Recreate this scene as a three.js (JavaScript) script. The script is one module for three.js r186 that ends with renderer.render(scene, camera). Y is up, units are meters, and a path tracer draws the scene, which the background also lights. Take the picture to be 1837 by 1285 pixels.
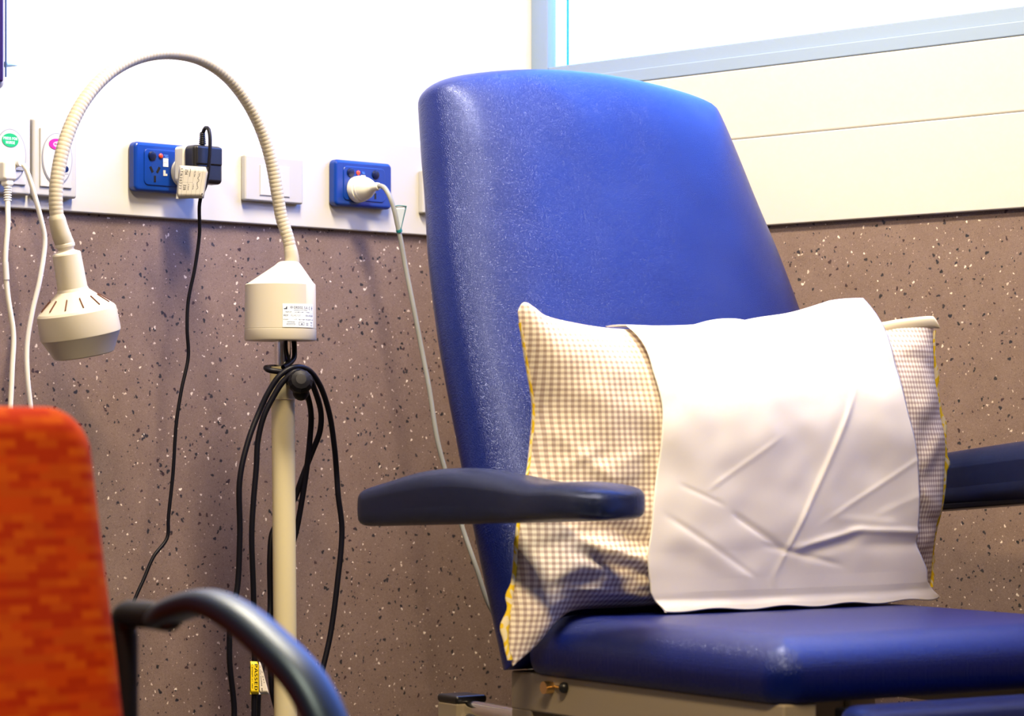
import * as THREE from 'three';
import { RoundedBoxGeometry } from 'three/addons/geometries/RoundedBoxGeometry.js';
import { mergeGeometries, mergeVertices, toCreasedNormals } from 'three/addons/utils/BufferGeometryUtils.js';
import { RectAreaLightUniformsLib } from 'three/addons/lights/RectAreaLightUniformsLib.js';
import { createNoise2D } from 'simplex-noise';

// ------------------------------------------------------------------ camera, sky, lamps, exposure
const scene = new THREE.Scene();
const V = (x, y, z) => new THREE.Vector3(x, y, z);
const camera = new THREE.PerspectiveCamera(2 * Math.atan(642.5 / 5120) * 180 / Math.PI, 1837 / 1285, 0.1, 60);
camera.position.set(-3.2419, 0.76, 3.2636);
camera.rotation.y = -44.4 * Math.PI / 180;
camera.setViewOffset(1837, 1285, 0, -137.5, 1837, 1285);        // shift lens: the horizon lies below the middle of the picture
camera.focus = 3.95;
camera.userData.fStop = 8;
scene.add(camera);

// daylight: an even, blue-white bright overcast sky that comes in through the window
scene.background = new THREE.Color().setRGB(0.098, 0.26, 1.0);
scene.backgroundIntensity = 11.5;

RectAreaLightUniformsLib.init();
const LAMP_COLOR = [[1.0, 0.83, 0.58], [1.0, 0.76, 0.44]];
const LAMPS = [[-0.9, 0.84, 0.2, 0.6, 205, 2.34], [-2.35, 2.3, 0.24, 1.2, 120, 2.7]];    // x, z, width, depth, brightness, height of the two fittings (the first hangs on rods)

const renderer = new THREE.WebGLRenderer({ antialias: true });
renderer.toneMapping = THREE.LinearToneMapping;
renderer.toneMappingExposure = 1.0;
renderer.shadowMap.enabled = true;

// ------------------------------------------------------------------ helpers
function rng(seed) { let a = seed >>> 0; return () => { a = (a + 0x6D2B79F5) >>> 0; let t = a; t = Math.imul(t ^ (t >>> 15), t | 1); t ^= t + Math.imul(t ^ (t >>> 7), t | 61); return ((t ^ (t >>> 14)) >>> 0) / 4294967296; }; }
const noise = createNoise2D(rng(7)), noiseB = createNoise2D(rng(21));
const clamp = (x, a, b) => Math.min(b, Math.max(a, x)), lerp = (a, b, t) => a + (b - a) * t;
const smooth = (a, b, x) => { const t = clamp((x - a) / (b - a), 0, 1); return t * t * (3 - 2 * t); };
const rad = (d) => d * Math.PI / 180;
const used = {};
function numbered(n) { const k = used[n] = (used[n] ?? -1) + 1; return k ? n + '_' + String(k).padStart(3, '0') : n; }
function thing(name, label, category, pos = [0, 0, 0], turn = 0, group) {
  const o = new THREE.Group(); o.name = numbered(name); o.position.set(...pos); o.rotation.y = turn;
  o.userData = { label, category }; if (group) o.userData.group = group;
  scene.add(o); return o;
}
function part(name, geo, mat, parent, label) {
  const m = new THREE.Mesh(Array.isArray(geo) ? join(geo) : geo, mat); m.name = name; if (label) m.userData.label = label;
  parent.add(m); return m;
}
// a part whose geometry is given in room coordinates, under a thing without turn
function roomPart(name, geo, mat, t, label) {
  const g = Array.isArray(geo) ? join(geo) : geo; let p = t; const off = V(0, 0, 0);
  while (p && p !== scene) { off.add(p.position); p = p.parent; }
  g.translate(-off.x, -off.y, -off.z); return part(name, g, mat, t, label);
}
function struct(name, geo, mat, parent = scene) {
  const m = new THREE.Mesh(Array.isArray(geo) ? join(geo) : geo, mat); m.name = name; if (parent === scene) m.userData.kind = 'structure'; parent.add(m); return m;
}
function join(list) { return mergeGeometries(list.map((g) => { const h = g.index ? g.toNonIndexed() : g; for (const k of Object.keys(h.attributes)) if (!['position', 'normal', 'uv'].includes(k)) h.deleteAttribute(k); return h; })); }
function box(x0, x1, y0, y1, z0, z1, r = 0) {
  const w = x1 - x0, h = y1 - y0, d = z1 - z0;
  const g = r ? new RoundedBoxGeometry(w, h, d, 3, Math.min(r, w / 2.01, h / 2.01, d / 2.01)) : new THREE.BoxGeometry(w, h, d);
  g.translate((x0 + x1) / 2, (y0 + y1) / 2, (z0 + z1) / 2); return g;
}
const vecs = (a) => a.map((p) => V(...p));
function tube(pts, r, seg, radial = 10, closed = false) {
  const c = new THREE.CatmullRomCurve3(vecs(pts), closed, 'centripetal');
  return new THREE.TubeGeometry(c, seg ?? pts.length * 8, r, radial, closed);
}
function capped(pts, r, seg, radial = 12) {                             // tube with round ends
  const g = [tube(pts, r, seg, radial)];
  for (const p of [pts[0], pts[pts.length - 1]]) { const s = new THREE.SphereGeometry(r, radial, 8); s.translate(...p); g.push(s); }
  return join(g);
}
function rod(a, b, r, radial = 28) {
  const A = V(...a), B = V(...b), d = B.clone().sub(A), g = new THREE.CylinderGeometry(r, r, d.length(), radial);
  g.applyQuaternion(new THREE.Quaternion().setFromUnitVectors(V(0, 1, 0), d.normalize())); const m = A.add(B).multiplyScalar(.5); g.translate(m.x, m.y, m.z); return g;
}
const lathe = (prof, seg = 56) => new THREE.LatheGeometry(prof.map(([r, y]) => new THREE.Vector2(r, y)), seg);
// sharp edges kept, the rest smooth (worked out at 1000 times the size, because the routine joins corners closer than 1/100 of a unit)
const creased = (g, angle) => toCreasedNormals(g.scale(1000, 1000, 1000), angle).scale(.001, .001, .001);
const lathed = (prof, seg, crease = .5) => creased(lathe(prof, seg), crease);
// metres uv by dominant direction
function metreUV(g, s = 1) {
  const h = g.index ? g.toNonIndexed() : g, p = h.attributes.position, n = h.attributes.normal, uv = new Float32Array(p.count * 2);
  for (let i = 0; i < p.count; i++) {
    const ax = Math.abs(n.getX(i)), ay = Math.abs(n.getY(i)), az = Math.abs(n.getZ(i));
    const [a, b] = az >= ax && az >= ay ? [p.getX(i), p.getY(i)] : ax >= ay ? [p.getZ(i) + .37, p.getY(i)] : [p.getX(i), p.getZ(i)];
    uv[2 * i] = a / s; uv[2 * i + 1] = b / s;
  }
  h.setAttribute('uv', new THREE.BufferAttribute(uv, 2)); return h;
}
function gridGeo(nu, nv, fn, uvfn, flip = false) {
  const pos = [], uv = [], idx = [];
  for (let j = 0; j <= nv; j++) for (let i = 0; i <= nu; i++) { const p = fn(i / nu, j / nv, i, j); pos.push(...p); const t = uvfn ? uvfn(i / nu, j / nv) : [i / nu, j / nv]; uv.push(...t); }
  for (let j = 0; j < nv; j++) for (let i = 0; i < nu; i++) {
    const a = j * (nu + 1) + i, b = a + 1, c = a + nu + 1, d = c + 1;
    if (flip) idx.push(a, c, b, b, c, d); else idx.push(a, b, c, b, d, c);
  }
  const g = new THREE.BufferGeometry(); g.setAttribute('position', new THREE.Float32BufferAttribute(pos, 3)); g.setAttribute('uv', new THREE.Float32BufferAttribute(uv, 2)); g.setIndex(idx);
  g.computeVertexNormals(); return g;
}
// merge a front and a back sheet that share a rim, with smooth normals across the rim
function closeSheets(f, b) {
  const g = b ? mergeGeometries([f, b]) : f; const uv = g.attributes.uv.clone(); const n = g.attributes.position.count;
  const q = new THREE.BufferGeometry(); q.setAttribute('position', g.attributes.position.clone()); q.setIndex(g.index.clone());
  const key = new Map(), sum = []; q.computeVertexNormals();
  const P = q.attributes.position, ix = q.index, fn = V(0, 0, 0), a = V(0, 0, 0), c = V(0, 0, 0), e = V(0, 0, 0), at = new Int32Array(n);
  for (let i = 0; i < n; i++) { const k = [P.getX(i), P.getY(i), P.getZ(i)].map((x) => Math.round(x * 2e5)).join(); if (!key.has(k)) { key.set(k, sum.length); sum.push(V(0, 0, 0)); } at[i] = key.get(k); }
  for (let i = 0; i < ix.count; i += 3) { a.fromBufferAttribute(P, ix.getX(i)); c.fromBufferAttribute(P, ix.getX(i + 1)); e.fromBufferAttribute(P, ix.getX(i + 2)); fn.crossVectors(c.clone().sub(a), e.clone().sub(a)); for (let k = 0; k < 3; k++) sum[at[ix.getX(i + k)]].add(fn); }
  const N = new Float32Array(n * 3); for (let i = 0; i < n; i++) { const s = sum[at[i]].clone().normalize(); N.set([s.x, s.y, s.z], 3 * i); }
  q.setAttribute('normal', new THREE.BufferAttribute(N, 3)); q.setAttribute('uv', uv); return q;
}
// a cushion: outline halfW(v) for v in [0, vTop]; front and back faces rise from the rim with a rolled edge
function cushion({ halfW, vTop, front, back, rollF, rollB, crown = 0, nu = 72, nv = 96, map = (x, v, h) => [x, v, h], flip = false, dent = null, soft = null }) {
  const rows = []; for (let j = 0; j <= nv; j++) rows.push(vTop * (.5 - .5 * Math.cos(Math.PI * j / nv)));
  const rim = []; for (let j = 0; j <= 300; j++) { const v = vTop * (.5 - .5 * Math.cos(Math.PI * j / 300)); rim.push([halfW(v), v]); }
  rim.push([0, 0], [0, vTop]);
  const dist = (x, v) => { let m = 9; const ax = Math.abs(x); for (let k = 0; k < 303; k++) { const [a, b] = rim[k], [c, e] = rim[k + 1 < 301 ? k + 1 : k]; if (k === 301 || k === 302) { const w = k === 301 ? halfW(0) : halfW(vTop), y = k === 301 ? 0 : vTop, q = Math.max(0, ax - w) ** 2 + (v - y) ** 2; if (q < m) m = q; continue; } const dx = c - a, dy = e - b, L = dx * dx + dy * dy, t = L ? clamp(((ax - a) * dx + (v - b) * dy) / L, 0, 1) : 0, d = (a + t * dx - ax) ** 2 + (b + t * dy - v) ** 2; if (d < m) m = d; } return Math.sqrt(m); };
  const prof = (d, r) => d >= r ? 1 : Math.sqrt(Math.max(0, 1 - (1 - d / r) ** 2));
  const D = rows.map((v) => { const r = []; for (let i = 0; i <= nu; i++) { const s = Math.sin((i / nu - .5) * Math.PI); r.push((i === 0 || i === nu) ? 0 : Math.min(dist(s * halfW(v), v), soft ? soft(Math.abs(s * halfW(v)), v) : 9)); } return r; });
  D[0].fill(0); D[nv].fill(0);
  const pt = (i, j, T, r, sg) => { const v = rows[j], s = Math.sin((i / nu - .5) * Math.PI), x = s * halfW(v), d = D[j][i]; let h = T * prof(d, r) + (sg > 0 ? crown * Math.min(1, d / .12) * (1 - s * s) : 0); if (dent && sg > 0) h += dent(x, v) * Math.min(1, d / .05); return map(x, v, sg * h); };
  const uvf = (u, w) => { const j = Math.round(w * nv), s = Math.sin((u - .5) * Math.PI); return [s * halfW(rows[j]), rows[j]]; };
  const f = gridGeo(nu, nv, (u, w, i, j) => pt(i, j, front, rollF, 1), uvf, flip), b = gridGeo(nu, nv, (u, w, i, j) => pt(i, j, back, rollB, -1), uvf, !flip);
  return closeSheets(f, b);
}
// skin over a row of rings {c:[x,y,z], side:[..], hw, up, hh}; e squares the section
function loft(rings, n = 40, e = .5) {
  const sg = (x, p) => Math.sign(x) * Math.abs(x) ** p;
  const g = gridGeo(n, rings.length - 1, (u, w, i, j) => {
    const r = rings[j], t = (i % n) / n * Math.PI * 2, a = sg(Math.cos(t), r.e ?? e) * r.hw, b = sg(Math.sin(t), r.e ?? e) * r.hh;
    return [0, 1, 2].map((k) => r.c[k] + r.side[k] * a + r.up[k] * b);
  }, null, false);
  return closeSheets(g);
}
function table(a) { return (x) => { if (x <= a[0][0]) return a[0][1]; for (let i = 1; i < a.length; i++) if (x <= a[i][0]) { const t = (x - a[i - 1][0]) / (a[i][0] - a[i - 1][0]); return lerp(a[i - 1][1], a[i][1], t); } return a[a.length - 1][1]; }; }
function spline(a) {                                                    // smooth curve through [x, y]
  const n = a.length, m = a.map((p, i) => { const l = a[Math.max(0, i - 1)], r = a[Math.min(n - 1, i + 1)]; return (r[1] - l[1]) / (r[0] - l[0]); });
  return (x) => { x = clamp(x, a[0][0], a[n - 1][0]); let i = 1; while (i < n - 1 && x > a[i][0]) i++; const h = a[i][0] - a[i - 1][0], t = (x - a[i - 1][0]) / h, t2 = t * t, t3 = t2 * t;
    return (2 * t3 - 3 * t2 + 1) * a[i - 1][1] + (t3 - 2 * t2 + t) * h * m[i - 1] + (-2 * t3 + 3 * t2) * a[i][1] + (t3 - t2) * h * m[i]; };
}

// ------------------------------------------------------------------ textures
function tex(w, h, fill, srgb = true, repeat = true) {
  const d = new Uint8Array(w * h * 4); fill(d, w, h);
  const t = new THREE.DataTexture(d, w, h, THREE.RGBAFormat); t.magFilter = THREE.LinearFilter; t.minFilter = THREE.LinearMipmapLinearFilter; t.generateMipmaps = true;
  if (repeat) t.wrapS = t.wrapT = THREE.RepeatWrapping; if (srgb) t.colorSpace = THREE.SRGBColorSpace; t.needsUpdate = true; return t;
}
function canvasTex(w, h, draw) {
  const c = document.createElement('canvas'); c.width = w; c.height = h; const x = c.getContext('2d'); draw(x, w, h);
  const t = new THREE.CanvasTexture(c); t.colorSpace = THREE.SRGBColorSpace; t.magFilter = THREE.LinearFilter; return t;
}
// print too small to read: a row of short strokes
function strokes(c, x, y, w, h, seed = 1) { const R = rng(seed * 97 + 5); let p = 0; while (p < w) { const l = Math.min(w - p, h * (.25 + R() * .7)); if (R() > .16) c.fillRect(x + p, y - h * (.7 + R() * .3), l * .8, h * (.55 + R() * .3)); p += l; } }
// speckled sheet vinyl, one tile = 1.3 m
const VINYL_TILE = 1.3;
const vinylTex = tex(2048, 2048, (d, W, H) => {
  const R = rng(91), px = W / (VINYL_TILE * 1000);                       // pixels per millimetre
  const lo = new Float32Array(64 * 64); for (let i = 0; i < lo.length; i++) lo[i] = R();
  for (let y = 0; y < H; y++) for (let x = 0; x < W; x++) {
    const u = x / W * 64, v = y / H * 64, iu = u | 0, iv = v | 0, fu = u - iu, fv = v - iv, g = (a, b) => lo[(b & 63) * 64 + (a & 63)];
    const l = (g(iu, iv) * (1 - fu) + g(iu + 1, iv) * fu) * (1 - fv) + (g(iu, iv + 1) * (1 - fu) + g(iu + 1, iv + 1) * fu) * fv;
    const k = (R() - .5) * 26 + (l - .5) * 8, i = (y * W + x) * 4;
    d[i] = clamp(117 + k, 0, 255); d[i + 1] = clamp(98 + k, 0, 255); d[i + 2] = clamp(90 + k, 0, 255); d[i + 3] = 255;
  }
  const chip = (n, r0, r1, cols) => { for (let k = 0; k < n; k++) {
    const cx = R() * W, cy = R() * H, r = (r0 + (r1 - r0) * R() ** 2) * px, st = .55 + R() * .45, an = R() * 3.14, ca = Math.cos(an), sa = Math.sin(an), c = cols[(R() * cols.length) | 0], m = Math.ceil(r + 1), w1 = R() * 6.3, w2 = R() * 6.3, al = .75 + .25 * R();
    for (let y = -m; y <= m; y++) for (let x = -m; x <= m; x++) {
      const a = (x * ca + y * sa), b = (-x * sa + y * ca) / st, q = Math.hypot(a, b), th = Math.atan2(b, a), e = r * (1 + .22 * Math.sin(2 * th + w1) + .16 * Math.sin(3 * th + w2));
      const cov = clamp(e - q + .5, 0, 1) * al; if (cov <= 0) continue;
      const i = ((((cy + y) | 0) & (H - 1)) * W + (((cx + x) | 0) & (W - 1))) * 4; for (let s = 0; s < 3; s++) d[i + s] = lerp(d[i + s], c[s], cov);
    } } };
  chip(26000, .4, .9, [[92, 74, 70], [82, 68, 68], [98, 80, 74]]);
  chip(15000, .4, .9, [[150, 130, 120], [142, 124, 118]]);
  chip(4600, .5, 1.2, [[44, 38, 44], [64, 46, 44]]);
  chip(2600, .5, 1.1, [[226, 212, 204], [214, 190, 180]]);
  chip(4200, 1.2, 3.0, [[16, 17, 26], [12, 14, 22], [24, 22, 30], [40, 22, 26]]);
  chip(1900, 1.0, 2.5, [[226, 212, 196], [212, 196, 182], [240, 228, 214]]);
});
// leather-like grain for the vinyl upholstery, one tile = 60 mm
const grainTex = tex(512, 512, (d, W, H) => {
  const R = rng(5), pts = []; const G = 44; for (let j = 0; j < G; j++) for (let i = 0; i < G; i++) pts.push([(i + R() * .9) / G * W, (j + R() * .9) / G * H]);
  for (let y = 0; y < H; y++) for (let x = 0; x < W; x++) {
    const ci = Math.floor(x / W * G), cj = Math.floor(y / H * G); let a = 1e9, b = 1e9;
    for (let v = -1; v <= 1; v++) for (let u = -1; u <= 1; u++) { const i = (ci + u + G) % G, j = (cj + v + G) % G, p = pts[j * G + i]; let dx = Math.abs(p[0] - x), dy = Math.abs(p[1] - y); if (dx > W / 2) dx = W - dx; if (dy > H / 2) dy = H - dy; const q = dx * dx + dy * dy; if (q < a) { b = a; a = q; } else if (q < b) b = q; }
    const e = clamp((Math.sqrt(b) - Math.sqrt(a)) / 5, 0, 1), i = (y * W + x) * 4, c = 60 + 190 * Math.sqrt(e); d[i] = d[i + 1] = d[i + 2] = c; d[i + 3] = 255;
  }
}, false);
// brown-on-cream mini gingham, one tile = 8 checks
const CHECK = .0066;
const ginghamTex = tex(512, 512, (d, W, H) => {
  const R = rng(33), w1 = [], w2 = []; for (let i = 0; i < W; i++) { w1.push((R() - .5) * .22); w2.push((R() - .5) * .22); }
  for (let y = 0; y < H; y++) for (let x = 0; x < W; x++) {
    const a = (x % 64) < 31 ? 1 : 0, b = (y % 64) < 31 ? 1 : 0; let k = (a + b) / 2; k = clamp(k * .92 + (a ? w1[x] : w1[x] * .3) + (b ? w2[y] : w2[y] * .3) + (R() - .5) * .1, 0, 1);
    const i = (y * W + x) * 4; d[i] = lerp(252, 164, k); d[i + 1] = lerp(245, 142, k); d[i + 2] = lerp(230, 134, k); d[i + 3] = 255;
  }
});
// woven orange upholstery: bricks of colour with fine weft threads, one tile = 16 x 20 bricks of 20 x 6.5 mm
const orangeTex = tex(1024, 1024, (d, W, H) => {
  const R = rng(12), C = 16, N = 20, cell = []; const cols = [[154, 54, 6], [142, 42, 5], [158, 66, 8], [138, 38, 5], [150, 58, 7], [146, 48, 6]];
  for (let i = 0; i < C * N; i++) cell.push(cols[(R() * cols.length) | 0]);
  for (let y = 0; y < H; y++) { const r = Math.floor(y / H * N), sh = (r % 2) * .5, th = Math.sin(y * 2 * Math.PI / 12.8) * 12; for (let x = 0; x < W; x++) {
    const c = cell[r * C + (Math.floor(x / W * C + sh) % C)], k = th + (R() - .5) * 12, i = (y * W + x) * 4;
    d[i] = clamp(c[0] + k, 0, 255); d[i + 1] = clamp(c[1] + k * .6, 0, 255); d[i + 2] = clamp(c[2] + k * .3, 0, 255); d[i + 3] = 255; } }
});
// yellow printed binding tape, u along the tape (m / 0.2)
const tapeTex = tex(512, 64, (d, W, H) => {
  const R = rng(44), n = createNoise2D(rng(45));
  for (let y = 0; y < H; y++) for (let x = 0; x < W; x++) { const a = x / W * Math.PI * 2, q = n(Math.cos(a) * 2.6 + 3, Math.sin(a) * 2.6 + y / H * .8), k = smooth(-.15, .15, q), e = (R() - .5) * 24, i = (y * W + x) * 4; d[i] = clamp(lerp(244, 244, k) + e, 0, 255); d[i + 1] = clamp(lerp(230, 208, k) + e, 0, 255); d[i + 2] = clamp(lerp(176, 26, k) + e, 0, 255); d[i + 3] = 255; }
});
function bumpOf(t, tile) { const c = t.clone(); c.repeat.set(1 / tile, 1 / tile); c.needsUpdate = true; return c; }
function mapOf(t, sx, sy) { const c = t.clone(); c.repeat.set(1 / sx, 1 / sy); c.needsUpdate = true; return c; }

// ------------------------------------------------------------------ materials
const mat = (r, g, b, rough = .5, o = {}) => new THREE.MeshPhysicalMaterial({ color: new THREE.Color().setRGB(r, g, b), roughness: rough, side: THREE.DoubleSide, ...o });
const M = {
  paint: mat(.66, .68, .70, .75), ceiling: mat(.34, .34, .33, .9), floor: mat(.04, .04, .045, .5), farWall: mat(.07, .065, .06, .8),
  vinyl: mat(1, 1, 1, .62, { map: mapOf(vinylTex, VINYL_TILE, VINYL_TILE) }),
  trunk: mat(.52, .515, .50, .45), white: mat(.44, .44, .44, .38), whiteInner: mat(.48, .48, .49, .3), groove: mat(.25, .27, .33, .6),
  frame: mat(.23, .31, .44, .4), apron: mat(.54, .52, .48, .5), teal: mat(.01, .42, .55, .3, { transmission: .35, thickness: 0 }),
  glass: new THREE.MeshPhysicalMaterial({ color: 0xffffff, roughness: 0, transmission: 1, thickness: 0, ior: 1.5, side: THREE.DoubleSide }),
  blueVinyl: mat(.0001, .005, .10, .30, { ior: 1.62, specularColor: new THREE.Color().setRGB(.40, .51, 1), bumpMap: bumpOf(grainTex, .06), bumpScale: .0004 }),
  armVinyl: mat(.0001, .003, .028, .27, { ior: 1.66, specularColor: new THREE.Color().setRGB(.40, .51, 1), bumpMap: bumpOf(grainTex, .06), bumpScale: .0003 }), socket: mat(.002, .035, .26, .28), socketDark: mat(.003, .008, .05, .35),
  black: mat(.006, .006, .009, .38), cordBlack: mat(.004, .004, .009, .45, { specularIntensity: .35 }), rubber: mat(.006, .006, .010, .5, { specularIntensity: .4 }),
  cream: mat(.62, .56, .37, .42), creamPale: mat(.58, .545, .47, .4), chrome: mat(.85, .85, .86, .16, { metalness: 1 }), steel: mat(.30, .25, .18, .55), brass: mat(.8, .55, .25, .3, { metalness: 1 }),
  greyCord: mat(.26, .27, .26, .5), whiteCord: mat(.78, .78, .78, .5), plugWhite: mat(.74, .73, .64, .45),
  red: mat(.8, .06, .02, .3), slot: mat(.10, .035, .02, .9), purple: mat(.016, .003, .06, .5, { specularIntensity: .4 }), paleBlue: mat(.30, .50, .68, .3, { metalness: .3 }),
  gingham: mat(1, 1, 1, .9, { map: mapOf(ginghamTex, CHECK * 8, CHECK * 8) }), tape: mat(1, 1, 1, .85, { map: tapeTex }), hem: mat(.88, .80, .56, .9),
  pad: mat(.92, .90, .87, .9), orange: mat(1, 1, 1, .95, { specularIntensity: .15, map: mapOf(orangeTex, .32, .13) }), rim: mat(.42, .035, .012, .9), darkMetal: mat(.004, .004, .007, .45, { specularIntensity: .5 }),
  armPad: mat(.004, .007, .022, .42, { specularColor: new THREE.Color().setRGB(.45, .7, 1) }),
};

// ------------------------------------------------------------------ the room
const RX = -5.2, RZ = 5.2, TOP = 2.7, WZ1 = 2.15, WY0 = 1.3075, WY1 = 2.34;
struct('floor', box(RX - .15, .15, -.12, 0, -.15, RZ + .15), M.floor);
struct('ceiling', box(RX - .15, .15, TOP, TOP + .12, -.15, RZ + .15), M.ceiling);
const wallBack = struct('wall_back', box(RX - .15, 0, 0, TOP, -.15, 0), M.paint);
struct('vinyl_sheet', metreUV(box(RX, -.0035, .0, 1.10, .0005, .0035)), M.vinyl, wallBack);
const wallRight = struct('wall_right', [box(0, .15, 0, WY0, -.15, RZ + .15), box(0, .15, WY1, TOP, -.15, RZ + .15), box(0, .15, WY0, WY1, WZ1, RZ + .15)], M.paint);
struct('vinyl_sheet', metreUV(box(-.0035, -.0005, .0, 1.10, .0036, RZ)), M.vinyl, wallRight);
struct('wall_left', box(RX - .15, RX, 0, TOP, 0, RZ + .15), M.farWall);
struct('wall_front', box(RX, 0, 0, TOP, RZ, RZ + .15), M.farWall);
const T = .0125;                                                        // the service trunking stands this far off the wall
struct('trim_1', box(RX, -.0005, 1.0685, 1.2065, .0006, T, .0025), M.trunk);
struct('trim_2', box(-T, -.0006, 1.0700, 1.2020, T + .0005, 4.2, .0025), M.trunk);

const win = new THREE.Group(); win.name = 'window_1'; win.userData.kind = 'structure'; scene.add(win);
struct('window_frame', [box(-.004, .016, WY0, WY1, .0006, .038, .002), box(.0005, .016, WY0, WY1, -.025, .002), box(-.004, .07, WY0, WY1, WZ1 - .04, WZ1, .002), box(-.004, .07, WY1 - .04, WY1, .038, WZ1 - .04, .002),
  box(-.007, .07, WY0, 1.3275, .0006, WZ1, .002), box(-.002, .07, 1.3270, 1.3484, .038, WZ1 - .04, .0015)], M.frame, win);
struct('window_pane', box(.004, .008, 1.3484, WY1 - .04, .038, WZ1 - .04), M.glass, win);
struct('glazing_bar', box(.0005, .0035, 1.3484, WY1 - .04, .0765, .0795, .001), M.teal, win);
struct('window_apron', box(-.007, -.0004, 1.2035, 1.3072, T, WZ1 + .3, .003), M.apron, win);

// ceiling fittings: a recessed tray, a glowing diffuser and a light of the same size just below it
LAMPS.forEach(([x, z, w, d, nits, y], i) => {
  const t = thing('ceiling_light', ['short white light panel hung on two rods close to the socket wall', 'long white ceiling light panel nearer the middle of the room'][i], 'ceiling light', [x, y, z]);
  if (y < TOP) part('hanger', [rod([0, -.004, -d / 2 + .05], [0, TOP - y - .001, -d / 2 + .05], .006, 12), rod([0, -.004, d / 2 - .05], [0, TOP - y - .001, d / 2 - .05], .006, 12), box(-w / 2 - .03, w / 2 + .03, -.006, -.0005, -d / 2 - .03, d / 2 + .03)], M.white, t);
  part('housing', [box(-w / 2 - .03, w / 2 + .03, -.035, -.0005, -d / 2 - .03, -d / 2), box(-w / 2 - .03, w / 2 + .03, -.035, -.0005, d / 2, d / 2 + .03), box(-w / 2 - .03, -w / 2, -.035, -.0005, -d / 2, d / 2), box(w / 2, w / 2 + .03, -.035, -.0005, -d / 2, d / 2)], M.white, t);
  part('diffuser', box(-w / 2 + .001, w / 2 - .001, -.030, -.012, -d / 2 + .001, d / 2 - .001), mat(.9, .9, .9, .6, { emissive: new THREE.Color().setRGB(...LAMP_COLOR[i]), emissiveIntensity: 4 }), t);
  const l = new THREE.RectAreaLight(new THREE.Color().setRGB(...LAMP_COLOR[i]), nits, w, d); l.position.set(0, -.04, 0); l.rotation.x = -Math.PI / 2; l.name = 'lamp'; t.add(l);
});

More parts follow.
